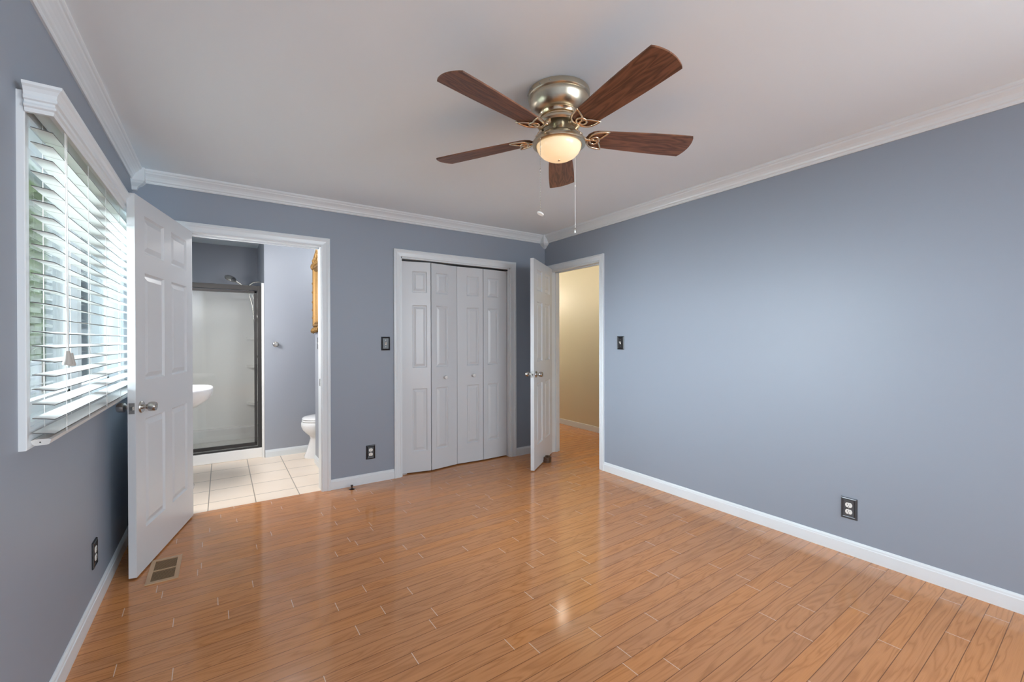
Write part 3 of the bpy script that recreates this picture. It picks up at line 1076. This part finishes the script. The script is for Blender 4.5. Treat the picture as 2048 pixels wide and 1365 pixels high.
co = MB()
pts_o, pts_i = [], []
for turn, (zb, zt) in enumerate(((0.0005, 0.027), (0.027, 0.050))):
    n = 110
    ring0 = []
    for i in range(n + 1):
        a = 2 * PI * 4.2 * i / n + turn * 0.7
        r = (0.010 + 0.040 * i / n) * (1.0 + 0.05 * math.sin(a * 1.3 + turn))
        x, y = r * 1.12 * math.cos(a) + 0.004 * turn, r * 0.92 * math.sin(a)
        d = Vector((math.cos(a), math.sin(a))) * 0.0028
        wob = 0.003 * math.sin(3 * a + turn)
        ring0.append([(x - d.x, y - d.y, zb), (x + d.x, y + d.y, zb), (x + d.x, y + d.y, zt + wob * turn), (x - d.x, y - d.y, zt + wob * turn)])
    co.quadstrip(ring0, cap0=True, cap1=True)
belt = co.build('coiled_belt', 'leather', smooth=40)
belt.location = (3.312, -0.372, 0.0)
belt.rotation_euler = (0, 0, R(40))
tag(belt, 'coiled dark brown leather strap on the floor at the foot of the hall door', 'belt')

# ------------------------------------------------------------------ bathroom fixtures
# shower
su = thing('shower_enclosure', 'white acrylic shower stall with bronze framed glass at the back of the bathroom', 'shower', (0.45, 1.55, 0.0))
OS = Vector((0.45, 1.55, 0.0))


def ss(mb):
    bmesh.ops.translate(mb.bm, vec=-OS, verts=mb.bm.verts[:])
    return mb


SX1 = 0.888
pan = MB()
pan.box(0.004, 1.500, 0.002, 0.884, 1.575, 0.108, 0.008)
pan.box(0.004, 1.575, 0.002, 0.922, 2.515, 0.05)
pan.box(0.03, 2.38, 0.05, 0.90, 2.515, 0.20, 0.01)
ss(pan).build('shower_pan', 'acrylic', su)
sr = MB()
sr.box(0.004, 2.485, 0.05, 0.922, 2.515, 1.89)
sr.box(0.900, 1.595, 0.05, 0.923, 2.49, 1.89)
sr.box(0.002, 1.595, 0.05, 0.022, 2.49, 1.89)
sr.box(0.862, 1.476, 0.0, 0.886, 1.500, 1.89, 0.003).box(0.884, 1.490, 0.0, 0.9, 1.6, 1.89)
for z in (0.46, 0.93, 1.28):                    # moulded corner shelves
    sr.prism([(0.902, 2.26), (0.902, 2.487), (0.76, 2.487), (0.79, 2.42), (0.84, 2.34)], z, z + 0.03, lambda a, p: (p[0], p[1], a))
for z in (0.70, 1.10, 1.50):                    # shallow moulded course lines
    sr.box(0.02, 2.4835, z, 0.90, 2.486, z + 0.004)
for x in (0.31, 0.60):
    sr.box(x, 2.4835, 0.2, x + 0.004, 2.486, 1.88)
ss(sr).build('surround', 'acrylic', su)
fr = MB()
fr.box(0.004, 1.522, 1.812, 0.862, 1.556, 1.862, 0.004)
fr.box(0.828, 1.520, 0.108, 0.862, 1.558, 1.862, 0.004)
fr.box(0.004, 1.520, 0.108, 0.030, 1.558, 1.862, 0.004)
fr.box(0.004, 1.515, 0.108, 0.862, 1.560, 0.122, 0.003)
ss(fr).build('shower_frame', 'bronze', su)
dr = MB()
dr.box(0.796, 1.528, 0.150, 0.823, 1.548, 1.806, 0.003)
dr.box(0.034, 1.528, 0.150, 0.060, 1.548, 1.806, 0.003)
dr.box(0.034, 1.528, 1.780, 0.823, 1.548, 1.806, 0.003)
dr.box(0.034, 1.528, 0.132, 0.823, 1.548, 0.168, 0.003)
sd = ss(dr).build('shower_door', 'bronze', su)
ss(MB().box(0.055, 1.536, 0.160, 0.800, 1.541, 1.785)).build('glass_panel', 'shower_glass', sd)
ss(MB().box(0.802, 1.508, 0.86, 0.816, 1.530, 1.02, 0.004)).build('handle', 'bronze', sd)

OH = OS


def hh(mb):
    bmesh.ops.translate(mb.bm, vec=-OH, verts=mb.bm.verts[:])
    return mb


hd = MB().lathe([(0.0, 0.022), (0.020, 0.020), (0.052, 0.012), (0.062, 0.0), (0.060, -0.010), (0.0, -0.010)], n=28)
for k in range(10):
    a = 2 * PI * k / 10
    hd.sphere((0.034 * math.cos(a), 0.034 * math.sin(a), -0.010), 0.004, 6)
bmesh.ops.rotate(hd.bm, cent=(0, 0, 0), matrix=Matrix.Rotation(R(24), 3, 'Y') @ Matrix.Rotation(R(30), 3, 'X'), verts=hd.bm.verts[:])
bmesh.ops.translate(hd.bm, vec=(0.592, 2.0, 1.982), verts=hd.bm.verts[:])
sh = hh(hd).build('shower_head', 'nickel', su, 50)
hh(MB().tube([(0.899, 2.0, 1.958), (0.86, 2.0, 1.957), (0.815, 2.0, 1.948), (0.785, 2.0, 1.925), (0.765, 2.0, 1.90), (0.750, 2.0, 1.88)], 0.009, 10)
   .lathe([(0.0, 0), (0.028, 0), (0.026, -0.006), (0.012, -0.012)], (0.899, 2.0, 1.958), 'x', 20)).build('arm', 'nickel', sh, 50)
hh(MB().tube([(0.620, 2.0, 1.972), (0.66, 2.0, 1.942), (0.72, 2.0, 1.897), (0.755, 2.0, 1.868)], [0.014, 0.0115, 0.010, 0.011], 10)).build('handle', 'nickel', sh, 50)
hp = [(0.757, 2.0, 1.862), (0.775, 2.0, 1.80), (0.800, 2.0, 1.70), (0.822, 2.0, 1.50), (0.830, 2.0, 1.30), (0.840, 2.0, 1.12), (0.858, 2.0, 1.06), (0.872, 2.0, 1.12), (0.868, 2.0, 1.40), (0.840, 2.0, 1.70), (0.790, 2.0, 1.84)]
hh(MB().tube(hp, 0.0075, 8)).build('hose', 'nickel', sh, 60)

# robe hook knob
kb = thing('robe_hook', 'round nickel robe knob on the pale blue bathroom wall', 'hook', (0.995, YB, 1.228))
MB().lathe([(0.0, 0.0), (0.030, 0.0), (0.030, -0.004), (0.024, -0.009), (0.010, -0.011)], n=24, axis='y').build('rosette', 'nickel', kb, 50)
MB().lathe([(0.010, -0.010), (0.010, -0.032), (0.020, -0.038), (0.0225, -0.046), (0.018, -0.054), (0.0, -0.056)], n=24, axis='y').build('knob', 'nickel', kb, 50)


# sink
def sring(cx, cy, a, b, z, p=2.6, n=40, x_min=None):
    out = []
    for i in range(n):
        t = 2 * PI * i / n
        c, s = math.cos(t), math.sin(t)
        x = cx + a * math.copysign(abs(c) ** (2 / p), c)
        y = cy + b * math.copysign(abs(s) ** (2 / p), s)
        if x_min is not None:
            x = max(x_min, x)
        out.append((x, y, z))
    return out


sk = thing('pedestal_sink', 'white ceramic pedestal sink behind the open bathroom door', 'sink', (0.2, 0.72, 0.0))
OK_ = Vector((0.2, 0.72, 0.001))


def kk(mb):
    bmesh.ops.translate(mb.bm, vec=-OK_, verts=mb.bm.verts[:])
    return mb


cx, cy = 0.224, 0.72
ba = MB()
ba.quadstrip([sring(cx, cy, 0.10, 0.09, 0.70, 2.4), sring(cx, cy, 0.15, 0.16, 0.74, 2.4), sring(cx, cy, 0.19, 0.215, 0.775), sring(cx, cy, 0.212, 0.245, 0.812), sring(cx, cy, 0.219, 0.262, 0.840), sring(cx, cy, 0.218, 0.264, 0.858),
              sring(cx, cy, 0.212, 0.258, 0.868), sring(cx, cy, 0.200, 0.246, 0.871), sring(cx + 0.02, cy, 0.165, 0.215, 0.868), sring(cx + 0.02, cy, 0.155, 0.205, 0.855), sring(cx + 0.02, cy, 0.13, 0.17, 0.79),
              sring(cx + 0.02, cy, 0.07, 0.09, 0.755), sring(cx + 0.02, cy, 0.01, 0.01, 0.75)], cap0=True, cap1=True)
kk(ba).build('basin', 'ceramic', sk, 60)
pe = MB()
px_ = 0.185
pe.quadstrip([sring(px_, cy, 0.115, 0.115, 0.001, 3), sring(px_, cy, 0.118, 0.118, 0.02, 3), sring(px_, cy, 0.105, 0.105, 0.06, 3), sring(px_, cy, 0.085, 0.085, 0.15, 2.6), sring(px_, cy, 0.078, 0.078, 0.40, 2.4),
              sring(px_, cy, 0.090, 0.088, 0.62, 2.4), sring(px_, cy, 0.105, 0.10, 0.715, 2.4)], cap0=True, cap1=True)
kk(pe).build('pedestal', 'ceramic', sk, 60)
fa = MB()
fa.tube([(0.052, cy, 0.870), (0.055, cy, 0.93), (0.085, cy, 0.955), (0.13, cy, 0.945), (0.15, cy, 0.92)], 0.011, 10)
kk(fa).build('faucet', 'nickel', sk, 50)
for dy in (-0.1, 0.1):
    kk(MB().lathe([(0.0, 0.0), (0.020, 0.0), (0.018, 0.02), (0.012, 0.035), (0.0, 0.04)], (0.052, cy + dy, 0.870), 'z', 14)).build('tap_handle', 'nickel', sk, 50)

# toilet
to = thing('toilet', 'white toilet with closed lid partly hidden by the bathroom wall', 'toilet', (1.50, 1.22, 0.0))
OT = Vector((1.50, 1.22, 0.0))


def tt(mb):
    bmesh.ops.translate(mb.bm, vec=-OT, verts=mb.bm.verts[:])
    return mb


def tring(xf, xb, hw, z, n=40, p=2.3):
    return sring((xf + xb) / 2, 1.22, (xb - xf) / 2, hw, z, p, n)


bo = MB()
bo.quadstrip([tring(1.238, 1.78, 0.125, 0.0015), tring(1.238, 1.78, 0.125, 0.015), tring(1.262, 1.76, 0.112, 0.07), tring(1.285, 1.74, 0.100, 0.15), tring(1.300, 1.73, 0.098, 0.205), tring(1.288, 1.74, 0.112, 0.235),
              tring(1.250, 1.75, 0.145, 0.270), tring(1.222, 1.76, 0.170, 0.305), tring(1.208, 1.77, 0.180, 0.345), tring(1.210, 1.78, 0.183, 0.380), tring(1.222, 1.78, 0.176, 0.388), tring(1.27, 1.74, 0.13, 0.386), tring(1.32, 1.70, 0.09, 0.30)], cap0=True, cap1=True)
tt(bo).build('bowl', 'ceramic', to, 60)
tt(MB().quadstrip([tring(1.222, 1.75, 0.176, 0.391), tring(1.216, 1.75, 0.180, 0.395), tring(1.217, 1.75, 0.180, 0.406), tring(1.222, 1.75, 0.176, 0.410)], cap0=True, cap1=True)).build('seat', 'ceramic', to, 60)
tt(MB().quadstrip([tring(1.224, 1.75, 0.176, 0.414), tring(1.219, 1.75, 0.180, 0.418), tring(1.222, 1.75, 0.178, 0.430), tring(1.245, 1.74, 0.160, 0.440), tring(1.30, 1.70, 0.11, 0.446)], cap0=True, cap1=True)).build('lid', 'ceramic', to, 60)
tk = tt(MB().box(1.79, 1.01, 0.37, 1.985, 1.43, 0.72, 0.02)).build('tank', 'ceramic', to, 40)
tt(MB().box(1.78, 1.00, 0.722, 1.99, 1.44, 0.755, 0.01)).build('tank_lid', 'ceramic', to, 40)
tt(MB().tube([(1.785, 1.08, 0.66), (1.775, 1.08, 0.66), (1.77, 1.14, 0.655)], 0.007, 8)).build('flush_lever', 'nickel', tk, 50)

# gilt mirror on the stub wall
mi = thing('wall_mirror', 'ornate gilt framed mirror on the bathroom wall', 'mirror', (XS, 0.62, 1.72))
OM = Vector((XS, 0.62, 1.72))


def mm(mb):
    bmesh.ops.translate(mb.bm, vec=-OM, verts=mb.bm.verts[:])
    return mb


my0, my1, mz0, mz1 = 0.34, 0.90, 1.405, 2.02
fm = MB()
rings = []
for s, t in ((0.0, 0.0), (0.0, 0.022), (0.010, 0.036), (0.022, 0.032), (0.030, 0.020), (0.042, 0.026), (0.052, 0.014), (0.056, 0.006)):
    rings.append([(XS - t, my0 + s, mz0 + s), (XS - t, my1 - s, mz0 + s), (XS - t, my1 - s, mz1 - s), (XS - t, my0 + s, mz1 - s)])
fm.quadstrip(rings)
fobj = mm(fm).build('frame', 'gold', mi)
mm(MB().box(XS - 0.007, my0 + 0.05, mz0 + 0.05, XS - 0.004, my1 - 0.05, mz1 - 0.05)).build('mirror_glass', 'mirror', mi)
rnd = random.Random(3)
yc = (my0 + my1) / 2
orn = MB()
for k in range(26):                                  # arched, carved crest
    u = -1 + 2 * k / 25
    y = yc + u * 0.27
    zt = mz1 + 0.015 + 0.13 * (1 - abs(u)) ** 0.8
    for j in range(3):
        orn.sphere((XS - 0.018 - 0.012 * rnd.random(), y + rnd.uniform(-.01, .01), mz1 + (zt - mz1) * (j + .5) / 3), 0.016 + 0.008 * rnd.random(), 8, (0.9, 1.0, 1.15))
orn.tube([(XS - 0.03, yc - 0.27, mz1 + 0.01), (XS - 0.03, yc - 0.15, mz1 + 0.09), (XS - 0.03, yc, mz1 + 0.15), (XS - 0.03, yc + 0.15, mz1 + 0.09), (XS - 0.03, yc + 0.27, mz1 + 0.01)], 0.012, 8)
for y in (my0 + 0.01, my1 - 0.01):                   # corner rosettes
    orn.sphere((XS - 0.03, y, mz1 - 0.0), 0.03, 10, (.8, 1, 1.2))
mm(orn).build('crest', 'gold', mi, 60)
for y in (my0, my1):
    for z in (1.50, 1.58, 1.66, 1.76, 1.85):
        mm(MB().sphere((XS - 0.026, y, z), 0.012, 8, (1.2, 1, 1.4))).build('carved_leaf', 'gold', mi, 60)
o2 = MB()
o2.tube([(XS - 0.022, my0 + 0.01, mz0 - 0.012), (XS - 0.022, yc, mz0 - 0.03), (XS - 0.022, my1 - 0.01, mz0 - 0.012)], 0.014, 8)
for k in range(15):
    y = my0 + (my1 - my0) * k / 14
    o2.sphere((XS - 0.03 - 0.01 * rnd.random(), y, mz0 - 0.015 - 0.03 * rnd.random() * (1 if 2 < k < 12 else 1.2)), 0.018 + 0.007 * rnd.random(), 8, (.9, 1, 1.1))
for y in (my0 + 0.02, my1 - 0.02):
    o2.sphere((XS - 0.028, y, mz0 - 0.045), 0.013, 8, (.8, .9, 1.8))
mm(o2).build('carved_ornament', 'gold', mi, 60)

# ------------------------------------------------------------------ outside, seen between the slats
struct('ground', MB().box(-14, -8, -0.60, -TW - 0.02, 16, -0.5), 'lawn', 'green lawn outside the left window', 'lawn')
ev = MB()
ev.box(-0.52, -4.0, 2.42, -TW - 0.001, 2.9, 2.45)
struct('trim_10', ev, 'cream', 'cream soffit of the eave outside the left window', 'soffit')
gu = MB().box(-0.55, -4.0, 2.38, -0.525, 2.9, 2.56).prism([(-0.55, 2.42), (-0.55, 2.54), (-0.66, 2.54), (-0.64, 2.44), (-0.60, 2.42)], -4.0, 2.9, lambda a, p: (p[0], a, p[1]))
tag(gu.build('roof_gutter', 'gutter'), 'grey roof gutter running along the eave outside the window', 'gutter')

# sunroom wing beyond the bathroom
wg = thing('sunroom_wing', 'white sunroom wing with tall grey panes seen through the blinds', 'building', (-0.7, 3.2, -0.5))
OG = Vector((-0.7, 3.2, -0.5))


def gg(mb):
    bmesh.ops.translate(mb.bm, vec=-OG, verts=mb.bm.verts[:])
    return mb


gg(MB().box(-1.08, 2.92, -0.5, -0.125, 6.0, 0.55).box(-1.08, 2.92, 2.05, -0.125, 6.0, 2.75).box(-1.08, 5.9, 0.55, -0.125, 6.0, 2.05)).build('wall', 'siding', wg)
gg(MB().box(-1.28, 2.93, 2.75, -0.13, 6.2, 2.82)).build('roof', 'gutter', wg)
xs = [-1.08, -0.90, -0.72, -0.54, -0.36, -0.17]
for x in xs:
    gg(MB().box(x - 0.022, 2.90, 0.55, x + 0.022, 2.98, 2.05)).build('post', 'ext_trim', wg)
for z0, z1 in ((1.36, 1.40), (0.53, 0.60), (2.00, 2.06)):
    gg(MB().box(-1.10, 2.895, z0, -0.125, 2.985, z1)).build('rail', 'ext_trim', wg)
for a, b in zip(xs[:-1], xs[1:]):
    gg(MB().box(a + 0.02, 2.955, 0.58, b - 0.02, 2.965, 2.02)).build('pane', 'pane', wg)
for y in (3.6, 4.3, 5.0, 5.7):
    gg(MB().box(-1.105, y - 0.03, 0.55, -1.05, y + 0.03, 2.05)).build('post', 'ext_trim', wg)
gg(MB().box(-1.07, 3.0, 0.56, -1.065, 5.9, 2.04)).build('pane', 'pane', wg)

# deck and railing along the house
dk = MB()
for i in range(6):
    x = -0.14 - 0.145 * i
    dk.box(x - 0.138, -3.2, -0.04, x, 2.88, -0.01)
tag(dk.build('wooden_deck', 'deck'), 'grey board deck along the house outside the left window', 'deck')
rl = thing('deck_railing', 'white railing along the deck edge outside the window', 'railing', (-1.14, -0.2, -0.5))
for z in (1.08, 1.22, 1.36, 1.50):
    MB().box(-0.02, -3.0, z, 0.02, 2.98, z + (0.045 if z > 1.4 else 0.03)).build('rail', 'ext_trim', rl)
for y in (-2.9, -1.5, 0.0, 1.5, 2.90):
    MB().box(-0.04, y - 0.04, 0.0, 0.04, y + 0.04, 1.56).build('post', 'ext_trim', rl)


# trees
def tree(x, y, h, r, label, seed):
    rn = random.Random(seed)
    t = thing('tree', label, 'tree', (x, y, -0.5), group='trees outside the window')
    MB().tube([(0, 0, -0.02), (0.05, 0.02, h * .3), (0.0, 0.05, h * .6), (0.02, 0, h * .85)], [0.16, 0.13, 0.09, 0.04], 8).build('trunk', 'bark', t, 50)
    mb = MB()
    for k in range(2400):
        d = Vector((rn.gauss(0, 1), rn.gauss(0, 1), rn.gauss(0, 1))).normalized() * r * (0.45 + 0.55 * rn.random() ** .5)
        p = Vector((0, 0, h * .68)) + Vector((d.x, d.y, d.z * 1.25 * h * .36 / r))
        s = 0.10 + 0.09 * rn.random()
        a, b = rn.uniform(0, 2 * PI), rn.uniform(-0.9, 0.9)
        u = Vector((math.cos(a) * math.cos(b), math.sin(a) * math.cos(b), math.sin(b))) * s
        v = u.cross(Vector((rn.gauss(0, 1), rn.gauss(0, 1), rn.gauss(0, 1)))).normalized() * s * .55
        vs = [mb.bm.verts.new(p + q) for q in (-u, v * .9, u, -v * .9)]
        mb.bm.faces.new(vs)
    me = bpy.data.meshes.new('crown')
    mb.bm.to_mesh(me)
    mb.bm.free()
    o = bpy.data.objects.new('crown', me)
    C.objects.link(o)
    me.materials.append(M['leaf'])
    o.parent = t
    return t


tree(-2.9, 8.2, 4.6, 1.4, 'leafy green tree nearest the sunroom wing beyond the blinds', 1)
tree(-6.6, 9.6, 5.8, 1.9, 'tall leafy green tree farther out beyond the deck railing', 2)
tree(-3.6, 13.6, 5.6, 1.9, 'leafy green tree farthest away behind the sunroom wing', 3)
